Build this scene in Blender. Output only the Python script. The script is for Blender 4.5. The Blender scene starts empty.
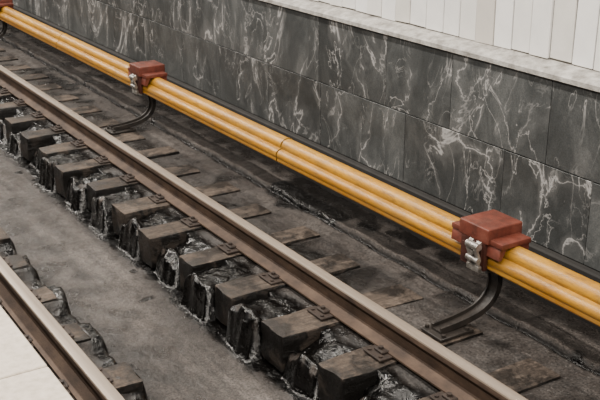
import bpy, bmesh, math, random
from mathutils import Vector, Matrix, noise
random.seed(7)
scene = bpy.context.scene

# ------------------------------------------------------------------ helpers
def new_mat(name):
    m = bpy.data.materials.new(name); m.use_nodes = True
    nt = m.node_tree; nt.nodes.clear()
    out = nt.nodes.new('ShaderNodeOutputMaterial')
    b = nt.nodes.new('ShaderNodeBsdfPrincipled')
    nt.links.new(b.outputs[0], out.inputs[0])
    return m, nt, b
class N:
    def __init__(s, nt): s.nt = nt
    def pos(s, scale=(1,1,1)):
        g = s.nt.nodes.new('ShaderNodeNewGeometry')
        mp = s.nt.nodes.new('ShaderNodeMapping'); mp.inputs['Scale'].default_value = scale
        s.nt.links.new(g.outputs['Position'], mp.inputs['Vector'])
        return mp.outputs[0]
    def noise(s, vec, scale, detail=6, rough=0.6, dist=0.0):
        n = s.nt.nodes.new('ShaderNodeTexNoise')
        n.inputs['Scale'].default_value = scale; n.inputs['Detail'].default_value = detail
        n.inputs['Roughness'].default_value = rough; n.inputs['Distortion'].default_value = dist
        s.nt.links.new(vec, n.inputs['Vector']); return n.outputs['Fac']
    def ramp(s, fac, stops):
        r = s.nt.nodes.new('ShaderNodeValToRGB')
        e = r.color_ramp.elements
        while len(e) < len(stops): e.new(0.5)
        for i,(p,c) in enumerate(stops):
            e[i].position = p
            e[i].color = (c,c,c,1) if not isinstance(c,(tuple,list)) else (*c,1)
        s.nt.links.new(fac, r.inputs[0]); return r.outputs[0]
    def mix(s, fac, a, b, mode='MIX'):
        m = s.nt.nodes.new('ShaderNodeMix'); m.data_type='RGBA'; m.blend_type=mode
        for v,i in ((fac,0),(a,6),(b,7)):
            if isinstance(v,(int,float)): m.inputs[i].default_value = v if i==0 else (v,v,v,1)
            elif isinstance(v,tuple): m.inputs[i].default_value=(*v,1)
            else: s.nt.links.new(v, m.inputs[i])
        return m.outputs[2]
    def math(s, op, a, b=0.0):
        m = s.nt.nodes.new('ShaderNodeMath'); m.operation=op
        for i,v in enumerate((a,b)):
            if isinstance(v,(int,float)): m.inputs[i].default_value=v
            else: s.nt.links.new(v,m.inputs[i])
        return m.outputs[0]
    def bump(s, b, h, strength=0.3, dist=0.01):
        n = s.nt.nodes.new('ShaderNodeBump'); n.inputs['Strength'].default_value=strength
        n.inputs['Distance'].default_value=dist
        s.nt.links.new(h,n.inputs['Height']); s.nt.links.new(n.outputs[0], b.inputs['Normal'])
    def link(s,a,b): s.nt.links.new(a,b)

def obj_from_bm(name, bm, mats, smooth=None, parent=None):
    me = bpy.data.meshes.new(name)
    bmesh.ops.recalc_face_normals(bm, faces=bm.faces)
    bm.to_mesh(me); bm.free()
    for m in mats: me.materials.append(m)
    if smooth is not None:
        for p in me.polygons: p.use_smooth = True
        me.set_sharp_from_angle(angle=math.radians(smooth))
    o = bpy.data.objects.new(name, me); scene.collection.objects.link(o)
    if parent: o.parent = parent
    return o
def box(bm, x0,x1,y0,y1,z0,z1, mi=0, bevel=0.0, mat=None, seg=1):
    r = bmesh.ops.create_cube(bm, size=1)
    vs = r['verts']
    for v in vs:
        v.co = Vector(((x0+x1)/2+v.co.x*(x1-x0),(y0+y1)/2+v.co.y*(y1-y0),(z0+z1)/2+v.co.z*(z1-z0)))
        if mat: v.co = mat @ v.co
    faces = set(f for v in vs for f in v.link_faces)
    for f in faces: f.material_index = mi
    if bevel>0:
        es = list(set(e for v in vs for e in v.link_edges))
        rr = bmesh.ops.bevel(bm, geom=es, offset=bevel, segments=seg, affect='EDGES', profile=0.6)
        for f in rr['faces']: f.material_index = mi
def extrude(bm, prof, xs, mi=0):
    rings=[]
    for x in xs: rings.append([bm.verts.new((x,y,z)) for y,z in prof])
    n=len(prof)
    for a,b in zip(rings[:-1],rings[1:]):
        for i in range(n):
            f=bm.faces.new((a[i],a[(i+1)%n],b[(i+1)%n],b[i])); f.material_index=mi
    for r in (rings[0],rings[-1]):
        f=bm.faces.new(r); f.material_index=mi
def cyl(bm, c, r, h, axis='Z', seg=16, mi=0, r2=None, rot=None):
    M = Matrix.Translation(c)
    if axis=='X': M = M @ Matrix.Rotation(math.pi/2,4,'Y')
    if axis=='Y': M = M @ Matrix.Rotation(math.pi/2,4,'X')
    if rot: M = M @ rot
    rr=bmesh.ops.create_cone(bm, cap_ends=True, segments=seg, radius1=r, radius2=r if r2 is None else r2, depth=h, matrix=M)
    for f in set(f for v in rr['verts'] for f in v.link_faces): f.material_index=mi
def sweep(bm, path, half_w, half_t, axis_w=Vector((1,0,0)), mi=0):
    rings=[]
    for i,p in enumerate(path):
        a=path[max(i-1,0)]; b=path[min(i+1,len(path)-1)]
        t=(b-a).normalized(); n=t.cross(axis_w).normalized()
        w=half_w[i] if isinstance(half_w,list) else half_w
        rings.append([bm.verts.new(p+axis_w*sx*w+n*sn*half_t) for sx,sn in((-1,-1),(1,-1),(1,1),(-1,1))])
    for a,b in zip(rings[:-1],rings[1:]):
        for i in range(4):
            f=bm.faces.new((a[i],a[(i+1)%4],b[(i+1)%4],b[i])); f.material_index=mi
    for r in (rings[0],rings[-1]): bm.faces.new(r).material_index=mi

# ------------------------------------------------------------------ materials
m_bed, nt, b = new_mat('oily_concrete'); q=N(nt)
p=q.pos(); ps=q.pos((0.35,1,1)); pstr=q.pos((.10,1.8,1))
attr=nt.nodes.new('ShaderNodeAttribute'); attr.attribute_name='tar'
big=q.noise(ps,2.2,8,.62); mid=q.noise(p,11,8,.72); fine=q.noise(p,75,4,.78)
c1=q.ramp(big,[(.3,(.024,.0205,.0185)),(.5,(.044,.0380,.0345)),(.7,(.080,.071,.065))])
c1=q.mix(.75,c1,q.ramp(q.noise(pstr,6,7,.7),[(.35,.45),(.65,1.45)]),'MULTIPLY')
c2=q.mix(.6,c1,q.ramp(mid,[(.35,.4),(.65,1.2)]),'MULTIPLY')
c3=q.mix(.9,c2,q.ramp(fine,[(.36,.2),(.64,1.8)]),'MULTIPLY')
specks=q.ramp(q.noise(p,48,3,.8),[(.62,0.0),(.66,1.0)])
sep=nt.nodes.new('ShaderNodeSeparateColor'); nt.links.new(attr.outputs['Color'],sep.inputs[0])
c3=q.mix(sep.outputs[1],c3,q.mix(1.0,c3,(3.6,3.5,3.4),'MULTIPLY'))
c4=q.mix(q.math('MULTIPLY',specks,.4),c3,(.22,.205,.19))
c5=q.mix(sep.outputs[0],c4,(.0018,.0016,.0015))
q.link(c5,b.inputs['Base Color'])
wet=q.ramp(q.noise(q.pos(),6,5,.7),[(.45,.34),(.6,.78)])
tarr=q.ramp(q.noise(q.pos(),9,4,.6),[(.45,.07),(.58,.34)])
ro=q.mix(sep.outputs[0],wet,tarr)
q.link(ro,b.inputs['Roughness'])
tb=q.noise(p,15,3,.55,.6)
dull=q.math('SUBTRACT',1.0,q.math('MULTIPLY',sep.outputs[0],.85))
hh=q.math('ADD',q.math('MULTIPLY',q.math('MULTIPLY',mid,.7),dull),q.math('ADD',q.math('MULTIPLY',q.math('MULTIPLY',fine,.25),dull),q.math('MULTIPLY',q.math('MULTIPLY',tb,sep.outputs[0]),1.2)))
q.bump(b,hh,.7,.02)
b.inputs['Specular IOR Level'].default_value=.36

# marble
m_marble, nt, b = new_mat('dark_veined_marble'); q=N(nt)
g=nt.nodes.new('ShaderNodeNewGeometry')
off=nt.nodes.new('ShaderNodeVectorMath'); off.operation='SCALE'
cmb=nt.nodes.new('ShaderNodeCombineXYZ')
q.link(g.outputs['Random Per Island'],cmb.inputs[0])
q.link(g.outputs['Random Per Island'],cmb.inputs[2]); q.link(cmb.outputs[0],off.inputs[0]); off.inputs[3].default_value=37
ad=nt.nodes.new('ShaderNodeVectorMath'); q.link(g.outputs['Position'],ad.inputs[0]); q.link(off.outputs[0],ad.inputs[1])
mp=nt.nodes.new('ShaderNodeMapping'); mp.inputs['Rotation'].default_value=(0,-.8,0); mp.inputs['Scale'].default_value=(1.0,1,.6)
q.link(ad.outputs[0],mp.inputs[0]); v=mp.outputs[0]
def vein(scale,w,dist,det=5):
    n=q.noise(v,scale,det,.55,dist)
    a=q.math('ABSOLUTE',q.math('SUBTRACT',n,.5))
    return q.ramp(a,[(0.0,1.0),(w*.45,.65),(w,0.0)])
mask=q.ramp(q.noise(v,2.1,3,.5,.4),[(.41,0.0),(.56,1.0)])
v1=q.math('MULTIPLY',vein(1.6,.0085,.9,7),mask)
v2=q.math('MULTIPLY',vein(3.0,.0085,.9,7),q.ramp(q.noise(v,2.6,3,.5),[(.45,0.0),(.60,.9)]))
v4=q.math('MULTIPLY',vein(6,.011,.8,6),q.ramp(q.noise(v,3.3,3,.5),[(.50,0.0),(.66,.5)]))
v3=q.math('MULTIPLY',vein(1.6,.06,.9,7),q.math('MULTIPLY',mask,.16))
vv=q.math('MINIMUM',q.math('ADD',q.math('ADD',v1,v2),q.math('ADD',v3,v4)),1.0)
basec=q.ramp(q.noise(v,3.2,9,.76,.6),[(.3,(.027,.029,.029)),(.5,(.052,.055,.0548)),(.72,(.108,.111,.109))])
tone=q.ramp(g.outputs['Random Per Island'],[(0,.75),(1,1.3)])
basec=q.mix(1.0,basec,tone,'MULTIPLY')
spk=q.ramp(q.noise(q.pos(),110,4,.8),[(.3,.55),(.7,1.5)])
basec=q.mix(.8,basec,spk,'MULTIPLY')
q.link(q.mix(q.math('MULTIPLY',vv,.85),basec,(.42,.41,.40)),b.inputs['Base Color'])
b.inputs['Roughness'].default_value=.42
b.inputs['Specular IOR Level'].default_value=.4

def simple(name,cols,scale,rough,metal=0.0,stretch=(1,1,1),bump=.0,bscale=None,detail=6):
    m,nt,b=new_mat(name); q=N(nt); v=q.pos(stretch)
    n=q.noise(v,scale,detail,.65)
    k=len(cols); q.link(q.ramp(n,[(.3+.4*i/(k-1),c) for i,c in enumerate(cols)]),b.inputs['Base Color'])
    if isinstance(rough,tuple): q.link(q.ramp(q.noise(v,scale*1.7,4),[(.35,rough[0]),(.65,rough[1])]),b.inputs['Roughness'])
    else: b.inputs['Roughness'].default_value=rough
    b.inputs['Metallic'].default_value=metal
    if bump: q.bump(b,q.noise(v,bscale or scale*3,5,.7),bump,.01)
    return m
m_white,nt,b=new_mat('white_glazed_tile'); q=N(nt)
g=nt.nodes.new('ShaderNodeNewGeometry')
w=q.ramp(g.outputs['Random Per Island'],[(0,(.66,.62,.56)),(.3,(.82,.80,.75)),(1,(.92,.91,.89))])
q.link(q.mix(.5,w,q.ramp(q.noise(q.pos(),7,5),[(.35,.85),(.6,1.0)]),'MULTIPLY'),b.inputs['Base Color']); b.inputs['Roughness'].default_value=.16
m_grout=simple('dark_grout',[(.014,.013,.012),(.035,.032,.03)],20,.9)
m_grout2=simple('grey_grout',[(.05,.045,.04),(.12,.11,.095)],20,.9)
m_sill=simple('grey_stone_sill',[(.20,.185,.165),(.40,.38,.35),(.60,.58,.54)],14,.6,bump=.5,bscale=70)
m_footstrip=simple('dark_foot_strip',[(.010,.009,.008),(.022,.020,.018)],6,.8,bump=.3)  # near-black strip below the marble, along the foot of the wall
m_railside=simple('rusty_rail_steel',[(.026,.014,.008),(.062,.036,.022),(.105,.064,.040)],9,.75,.0,(0.6,1,1),.3,60)
m_railtop=simple('worn_rail_steel',[(.24,.19,.145),(.36,.30,.245)],5,(.38,.48),.4,(.15,6,1))
m_fast=simple('rusty_fastener',[(.014,.009,.007),(.042,.027,.019)],25,.7,.0,bump=.3)
m_black=simple('black_painted_iron',[(.010,.0085,.0075),(.035,.028,.023)],14,.5,.0,bump=.3)
m_steel=simple('galvanised_steel',[(.16,.145,.125),(.56,.54,.51)],30,.34,.7,bump=.15)
m_plat=simple('platform_granite',[(.38,.32,.25),(.49,.42,.34),(.56,.49,.41)],40,.5,bump=.08)
m_maroon=simple('dark_maroon_insulator',[(.030,.010,.007),(.07,.021,.014)],14,.45)
m_red,nt,b=new_mat('red_brown_insulator'); q=N(nt)
c=q.ramp(q.noise(q.pos(),10,6,.65),[(.3,(.060,.016,.010)),(.5,(.145,.034,.020)),(.7,(.19,.055,.034))])
c=q.mix(q.ramp(q.noise(q.pos(),6,7,.75),[(.48,0.0),(.66,.6)]),c,(.038,.018,.013))
q.link(c,b.inputs['Base Color']); b.inputs['Roughness'].default_value=.5
q.bump(b,q.noise(q.pos(),60,5,.7),.2,.01)

# yellow cover
m_yel,nt,b=new_mat('yellow_painted_cover'); q=N(nt); v=q.pos((.25,1,1)) 
n1=q.noise(v,5,8,.7,.5)
cy=q.ramp(n1,[(.3,(.36,.155,.009)),(.48,(.49,.235,.015)),(.7,(.61,.32,.030))])
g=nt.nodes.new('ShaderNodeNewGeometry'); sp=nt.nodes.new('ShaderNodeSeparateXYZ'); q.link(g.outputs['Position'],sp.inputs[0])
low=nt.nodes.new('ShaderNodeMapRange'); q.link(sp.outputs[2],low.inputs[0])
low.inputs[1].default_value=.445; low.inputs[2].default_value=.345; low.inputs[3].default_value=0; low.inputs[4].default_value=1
lowtone=q.math('MULTIPLY',low.outputs[0],q.ramp(q.noise(v,3,6,.7),[(.35,.4),(.65,.9)]))  # darker orange towards the cover's bottom, broken up by noise
cy=q.mix(lowtone,cy,(.22,.075,.008))
scr=q.ramp(q.noise(q.pos((.4,3,3)),20,6,.8),[(.51,0.0),(.63,.8)])
cy=q.mix(scr,cy,(.15,.072,.022))
dst=q.ramp(q.noise(q.pos((1,1,1)),3.2,7,.8),[(.45,0.0),(.65,.7)])
cy=q.mix(dst,cy,(.27,.145,.04))
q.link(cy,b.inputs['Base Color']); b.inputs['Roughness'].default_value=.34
q.bump(b,q.noise(q.pos(),40,5,.7),.18,.01)

# sleepers
m_wood,nt,b=new_mat('creosoted_sleeper_wood'); q=N(nt)
gr=q.noise(q.pos((6,1,6)),7,8,.75,.4)
cw=q.ramp(gr,[(.3,(.030,.022,.017)),(.5,(.080,.060,.046)),(.7,(.155,.121,.096))])
cw=q.mix(.7,cw,q.ramp(q.noise(q.pos(),80,4,.8),[(.33,.4),(.67,1.55)]),'MULTIPLY')
pz=q.noise(q.pos((1.76,.01,.01)),1.0,1,.5)
cw=q.mix(.8,cw,q.ramp(pz,[(.35,.6),(.65,1.4)]),'MULTIPLY')
bl=q.ramp(q.noise(q.pos(),4.5,7,.72),[(.44,0.0),(.56,1.0)])
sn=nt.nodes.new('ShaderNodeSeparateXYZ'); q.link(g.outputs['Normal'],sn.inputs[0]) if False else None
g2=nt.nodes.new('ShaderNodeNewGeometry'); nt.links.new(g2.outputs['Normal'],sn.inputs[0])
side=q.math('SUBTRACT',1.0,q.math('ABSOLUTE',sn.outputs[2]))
tar_shade=q.math('MINIMUM',q.math('ADD',q.math('MULTIPLY',bl,.8),q.math('MULTIPLY',side,.72)),1.0)  # tar blotches, plus shade on upright faces painted in by normal
q.link(q.mix(tar_shade,cw,(.005,.0042,.0036)),b.inputs['Base Color'])
q.link(q.mix(tar_shade,.8,.36),b.inputs['Roughness'])
b.inputs['Specular IOR Level'].default_value=.35
q.bump(b,q.math('ADD',gr,q.noise(q.pos(),22,5,.7)),.7,.014)

# ------------------------------------------------------------------ layout
Y_N, Y_M = 1.42, 3.00
HEAD = .18
sl_t = [5.51+.567*k for k in range(-8,50)]
XN, XF = -1.0, -33.0
def sl_near(t):
    k=round((t-5.51)/.567); return abs(t-(5.51+.567*k))

xs=[]; t=1.2
while t<9.5: xs.append(t); t+=.016
while t<33: xs.append(t); t+=.06
ys=[]; y=-0.2
while y<4.14: 
    ys.append(y)
    y+= .010 if (2.42<y<2.95 or 3.72<y<3.84) else (.02 if 1.6<y<1.8 else .035)
ys.append(4.14)
def sm(a,b,x):
    x=max(0,min(1,(x-a)/(b-a))); return x*x*(3-2*x)
def height(t,y):
    nz=noise.noise(Vector((t*1.3,y*1.3,0))); n2=noise.noise(Vector((t*6,y*6,3))); n3=noise.noise(Vector((t*17,y*17,7)))
    d=sl_near(t)
    between=sm(.115,.148,d)
    if y<2.2:
        edge=1.72+.03*n2
        top=-.02+.008*n2-.07*between*sm(1.48,1.62,y)+.012*n3
        k=sm(edge,edge+.06,y)
        z=top*(1-k)+(-.25)*k
        tar=.95*sm(1.60,1.68,y)*(1-sm(1.76,1.86,y)) + .5*sm(1.46,1.6,y)*sm(-.2,.3,n2)
        if y>1.85: z=-.25+.008*nz+.004*n2
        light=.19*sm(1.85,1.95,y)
        return z,min(tar,1),light
    cellid=math.floor((t-5.51)/.567)
    jit=noise.noise(Vector((cellid*3.17+.4,1.7,0)))*1.6
    edge=2.55+.035*n2+.06*jit+.02*n3
    pocket=-.065-.07*jit
    inner=2.86+.06*n2
    topz=-.012+.006*nz+.004*n2
    kk=sm(edge,inner,y)
    bowl=1-.45*sm(.17,.28,d)
    pz=pocket*1.35*bowl+(topz-.02-pocket*1.35*bowl)*kk**1.5 + .03*n2*(1-kk)+.012*n3
    lip=.035*sm(edge,edge+.02,y)*(1-sm(edge+.03,edge+.09,y))*sm(-.3,.3,n2)
    hump=pz+lip if y<inner else topz-.02*(1-sm(inner,inner+.12,y))
    flat=-.10+.02*n3 if y<2.80 else topz-.010
    z=hump*between+flat*(1-between)
    eg=edge if between>.5 else 2.74
    k=sm(eg-.05,eg,y)
    base=-.25+.008*nz+.004*n2
    z=z*k+base*(1-k)
    e2=min(edge,2.56)
    tar=sm(e2-.12-.10*n2,e2-.06,y)*(1-sm(inner-.02,inner+.10,y))
    light=0
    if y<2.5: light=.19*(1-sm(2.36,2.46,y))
    tar=max(tar,0)
    if y>2.6: tar=max(tar, .8*sm(-.05,.4,nz+.4*n2)*(1-sm(2.85,3.15,y)))
    glint=sm(edge-.02,edge,y)*(1-sm(edge+.010,edge+.026,y))*sm(.08,.28,n3+n2*.6)*between  # broken highlight along the pocket edge, painted into the colour
    if glint>0: tar*=1-.6*glint; light=max(light,glint*.8)
    pt=noise.noise(Vector((t*.9+11,y*2.4,5)))
    if y>3.05:
        tar=max(tar,.9*sm(.20,.32,pt+.3*n2))
        tar=max(tar,.7*sm(.0,.40,noise.noise(Vector((t*2.3,y*3.1,9)))+.4*n2)*between)
    gw=sm(3.745,3.76,y)*(1-sm(3.785,3.795,y))
    z-=.035*gw; tar=max(tar,.85*gw)
    if y>3.79:
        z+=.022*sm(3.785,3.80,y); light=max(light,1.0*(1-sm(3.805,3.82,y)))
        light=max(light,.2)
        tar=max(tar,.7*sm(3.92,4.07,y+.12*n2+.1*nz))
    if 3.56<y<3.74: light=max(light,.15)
    return z,max(0,min(1,tar)),light
nx,ny=len(xs),len(ys)
co=[];cols=[]
for t in xs:
    for y in ys:
        z,tr,li=height(t,y); co.append((-t,y,z)); cols.append((tr,li,0,1))
fc=[(i*ny+j,i*ny+j+1,(i+1)*ny+j+1,(i+1)*ny+j) for i in range(nx-1) for j in range(ny-1)]
me=bpy.data.meshes.new('floor'); me.from_pydata(co,[],fc)
ca=me.color_attributes.new('tar','FLOAT_COLOR','POINT')
ca.data.foreach_set('color',[c for k in cols for c in k])
for pl in me.polygons: pl.use_smooth=True
me.materials.append(m_bed)
me.update()
bed=bpy.data.objects.new('floor',me); scene.collection.objects.link(bed)

# sleepers (worn, irregular timber)
bm=bmesh.new()
for t in sl_t:
    for (ya,yb) in ((2.57,3.55),(.95,1.70)):
        w=.115+random.uniform(-.012,.010); o=random.uniform(-.012,.012)
        a=ya+random.uniform(-.07,.05) if ya>2 else ya
        bb=yb+random.uniform(-.06,.03)
        R=Matrix.Translation((-t+o,(a+bb)/2,0))@Matrix.Rotation(random.uniform(-.025,.025),4,'Z')@Matrix.Translation((t-o,-(a+bb)/2,0))
        box(bm,-t+o-w,-t+o+w,a,bb,-.235,.0-random.uniform(.001,.006),bevel=.012,mat=R,seg=2)
long_e=[e for e in bm.edges if e.calc_length()>.12]
bmesh.ops.subdivide_edges(bm,edges=long_e,cuts=5,use_grid_fill=True)
for v in bm.verts:
    p=v.co
    dv=noise.noise_vector(p*9)*.009+noise.noise_vector(p*24)*.005
    wear=max(0,noise.noise(p*3.3+Vector((5,0,0))))*.02 if p.y<2.8 and p.z>-.03 else 0
    nzv=min(p.z+dv.z*.5-wear, 0.0)
    v.co=Vector((p.x+dv.x,p.y+dv.y,nzv))
sl=obj_from_bm('wooden_sleepers',bm,[m_wood],smooth=40)

# rails
def rail(yc,name):
    H=HEAD; B=.012
    half=[(.075,B),(.075,B+.010),(.030,B+.024),(.009,B+.040),(.008,H-.055),(.016,H-.046),(.036,H-.038),(.037,H-.010),(.033,H-.003),(.022,H)]
    prof=[(yc+a,z) for a,z in half]+[(yc-a,z) for a,z in reversed(half)]
    bm=bmesh.new()
    extrude(bm,prof,[XN,-10,-20,XF])
    for f in bm.faces:
        c=f.calc_center_median()
        if c.z>H-.009: f.material_index=1
    for t in sl_t:
        x=-t
        box(bm,x-.080,x+.080,yc-.155,yc+.155,.001,.014,mi=2,bevel=.003)
        for s in(-1,1):
            box(bm,x-.040,x+.040,yc+s*.088-.024,yc+s*.088+.024,.013,.032,mi=2,bevel=.006)
            cyl(bm,(x,yc+s*.092,.038),.015,.016,seg=6,mi=2)
            for dx in(-.05,.05): cyl(bm,(x+dx,yc+s*.132,.017),.012,.010,seg=6,mi=2)
    return obj_from_bm(name,bm,[m_railside,m_railtop,m_fast],smooth=35)
rail(Y_M,'running_rail'); rail(Y_N,'running_rail')

# wall
YW=4.15
bm=bmesh.new()
box(bm,XF,XN,YW+.012,YW+.35,-.3,1.30,mi=1)
def row(joints,z0,z1):
    for a,b2 in zip(joints[:-1],joints[1:]):
        dy=random.uniform(-.0015,.0015)
        box(bm,-b2+.002,-a-.002,YW-.003+dy,YW+.02,z0+.0025,z1-.0025,mi=0,bevel=.0015)
def ext(lst,st):
    l=list(lst)
    while l[0]>1.2: l.insert(0,l[0]-st*random.uniform(.85,1.12))
    while l[-1]<32: l.append(l[-1]+st*random.uniform(.85,1.12))
    return l
row(ext([3.92,4.78,5.47,6.33,7.17],.85),.826,1.335)
row(ext([3.56,4.26,5.24,5.75,6.30,7.1],.83),.325,.824)
obj_from_bm('wall_far',bm,[m_marble,m_grout])
bm=bmesh.new(); box(bm,XF,XN,YW-.05,YW+.011,-.05,.322,bevel=.01)
obj_from_bm('foot_strip_far',bm,[m_footstrip])
bm=bmesh.new()
extrude(bm,[(YW-.03,1.338),(YW-.03,1.365),(YW-.012,1.380),(YW+.16,1.415),(YW+.16,1.338)],[XN,XF])
obj_from_bm('trim_sill',bm,[m_sill])
bm=bmesh.new()
YU=YW+.10
box(bm,XF,XN,YU+.012,YU+.3,1.40,3.2,mi=1)
z=1.402
for h in (.60,.60,.58):
    t=1.1+random.uniform(0,.2)
    while t<32.5:
        w=.165+random.uniform(-.012,.012)
        R=Matrix.Translation((-t,YU,z))@Matrix.Rotation(random.uniform(-.012,.012),4,'Y')@Matrix.Rotation(random.uniform(-.05,.05),4,'Z')@Matrix.Translation((t,-YU,-z))
        box(bm,-t-w+.004,-t-.004,YU+random.uniform(-.008,.004),YU+.03,z+.004+random.uniform(0,.012),z+h-.004,mi=0,bevel=.002,mat=R)
        t+=w
    z+=h
obj_from_bm('wall_upper',bm,[m_white,m_grout2])

# platform
bm=bmesh.new()
PZ=1.28; PE=.695
box(bm,XF,3,-3,PE-.06,-.3,PZ-.02,mi=1)
t=-3.0
while t<32:
    box(bm,-t-.6+.003,-t-.003,PE-.32,PE,PZ-.05,PZ,mi=0,bevel=.003)
    t+=.6
for row_i in range(5):
    t=-3.0+.3*(row_i%2)
    while t<32:
        box(bm,-t-.6+.003,-t-.003,PE-.32-.6*(row_i+1)+.003,PE-.32-.6*row_i-.004,PZ-.05,PZ-.001,mi=0,bevel=.003)
        t+=.6
obj_from_bm('platform',bm,[m_plat,m_grout])

# third rail
YC=3.70
def arc(cy,cz,ry,rz,a0,a1,n): return [(cy+ry*math.cos(math.radians(a0+(a1-a0)*i/n)),cz+rz*math.sin(math.radians(a0+(a1-a0)*i/n))) for i in range(n+1)]
def cover_profile(g=0.0):
    pr=[(YC-.082,.338),(YC-.086,.346)]
    pr+=arc(YC-.038,.385,.050,.044,205,105,12)
    pr+=[(YC-.044,.430)]
    pr+=arc(YC+.012,.442,.060,.058,178,20,14)
    pr+=[(YC+.078,.43),(YC+.082,.338)]
    return [(YC+(y-YC)*(1+g*8),z+(g if z>.4 else 0)) for y,z in pr]
bm=bmesh.new()
joints=[-33,-29.7,-25,-20.3,-15.6,-10.9,-6.08,-1.0]
for i,(a,b2) in enumerate(zip(joints[:-1],joints[1:])):
    extrude(bm,cover_profile(.0015*(i%2)),[a+.004,b2-.004])
for j in joints[1:-1]:
    extrude(bm,cover_profile(.004),[j-.016,j-.004])
cr=[(.033,.318),(.036,.328),(.034,.350),(.010,.362),(.009,.42),(.035,.426),(.035,.432)]
extrude(bm,[(YC+a,z) for a,z in cr]+[(YC-a,z) for a,z in reversed(cr)],[XN,XF],mi=1)
tr=obj_from_bm('third_rail',bm,[m_yel,m_railside],smooth=28)

def bracket(t):
    x=-t
    root=bpy.data.objects.new('third_rail_bracket',None); scene.collection.objects.link(root)
    root.location=(x,YC,0)
    def add(nm,bm,mats,smooth=None):
        for v in bm.verts: v.co-=Vector((x,YC,0))
        return obj_from_bm(nm,bm,mats,smooth,parent=root)
    bm=bmesh.new()
    extrude(bm,[(YC-.108,.432),(YC-.102,.495),(YC-.085,.512),(YC+.105,.512),(YC+.112,.50),(YC+.112,.38),(YC+.088,.38),(YC+.088,.47),(YC-.05,.503),(YC-.09,.432)],[x-.20,x+.20])
    box(bm,x-.12,x+.12,YC-.125,YC+.135,.500,.592,bevel=.010,seg=3)
    box(bm,x-.205,x-.10,YC-.108,YC+.115,.500,.532,bevel=.008,seg=2)
    box(bm,x+.10,x+.215,YC-.108,YC+.115,.500,.532,bevel=.008,seg=2)
    add('hood',bm,[m_red],smooth=40)
    bm=bmesh.new()
    box(bm,x-.10,x+.10,YC-.125,YC-.092,.335,.51,bevel=.012,seg=2)
    box(bm,x-.085,x+.085,YC-.135,YC-.11,.36,.47,bevel=.012,seg=2)
    add('insulator_body',bm,[m_maroon],smooth=40)
    bm=bmesh.new()
    cx=x+.045
    path=[Vector((cx,YC-.10,.325)),Vector((cx,YC-.14,.34)),Vector((cx,YC-.15,.38)),Vector((cx,YC-.148,.42)),Vector((cx,YC-.165,.46)),Vector((cx,YC-.175,.49)),Vector((cx,YC-.14,.51))]
    for s in(-1,1):
        sweep(bm,[p+Vector((s*.030,0,0)) for p in path],.015,.007)
    cyl(bm,(cx,YC-.160,.487),.022,.095,axis='X',seg=18)
    cyl(bm,(cx,YC-.156,.405),.017,.095,axis='X',seg=18)
    cyl(bm,(cx,YC-.165,.447),.016,.03,axis='Y',seg=6)
    box(bm,cx-.05,cx+.05,YC-.16,YC-.132,.335,.37,bevel=.006,seg=2)
    add('steel_clamp',bm,[m_steel],smooth=40)
    bm=bmesh.new()
    P=[(YC+.0,.315),(YC+.02,.22),(YC-.01,.13),(YC-.10,.065),(YC-.24,.036),(YC-.40,.024)]
    V=[Vector((0,y,z)) for y,z in P]; pts=[]
    for i in range(len(V)-1):
        p0=V[max(i-1,0)];p1=V[i];p2=V[i+1];p3=V[min(i+2,len(V)-1)]
        for k in range(6):
            u=k/6; pts.append(.5*((2*p1)+(-p0+p2)*u+(2*p0-5*p1+4*p2-p3)*u*u+(-p0+3*p1-3*p2+p3)*u**3))
    pts.append(V[-1])
    pts=[Vector((x+.05,p.y,p.z)) for p in pts]
    sweep(bm,pts,.042,.008)
    for s in(-1,1): sweep(bm,[p+Vector((s*.037,0,.012)) for i,p in enumerate(pts)],.006,.018)
    box(bm,x-.04,x+.14,YC-.44,YC-.20,.001,.018,bevel=.003)
    for yy in(-.41,-.24):
        for xx in(-.02,.125): cyl(bm,(x+xx,YC+yy,.025),.013,.02,seg=6)
    box(bm,x-.02,x+.11,YC-.05,YC+.06,.302,.318,bevel=.004)
    add('iron_arm',bm,[m_black],smooth=40)
for t in (3.87,8.6,13.3,18.0,22.7,27.4): bracket(t)

# lights
def area(name,loc,sx,sy,e,col=(1,.93,.84),rot=(0,0,0)):
    l=bpy.data.lights.new(name,'AREA'); l.shape='RECTANGLE'; l.size=sx; l.size_y=sy; l.energy=e; l.color=col
    o=bpy.data.objects.new(name,l); o.location=loc; o.rotation_euler=rot; scene.collection.objects.link(o)
area('fluorescent_strip',(-9,-.6,5.0),30,.25,1250)
area('fluorescent_strip',(-9,2.0,5.4),30,.20,1700)
w=bpy.data.worlds.new('station_ambient'); scene.world=w; w.use_nodes=True
w.node_tree.nodes['Background'].inputs[0].default_value=(1,.965,.92,1)
w.node_tree.nodes['Background'].inputs[1].default_value=.32

# camera
f=1000.; vx,vy=-670.,370.
pitch=math.atan(vy/f); psi=math.atan(-vx/(f/math.cos(pitch)))
h=Vector((-math.cos(psi),math.sin(psi),0))
F=h*math.cos(pitch)-Vector((0,0,1))*math.sin(pitch)
cam=bpy.data.cameras.new('camera'); cam.sensor_width=36; cam.lens=f/600*36
co_=bpy.data.objects.new('camera',cam); co_.location=(0,0,2.65)
co_.rotation_euler=F.to_track_quat('-Z','Y').to_euler(); cam.clip_end=200
scene.collection.objects.link(co_); scene.camera=co_
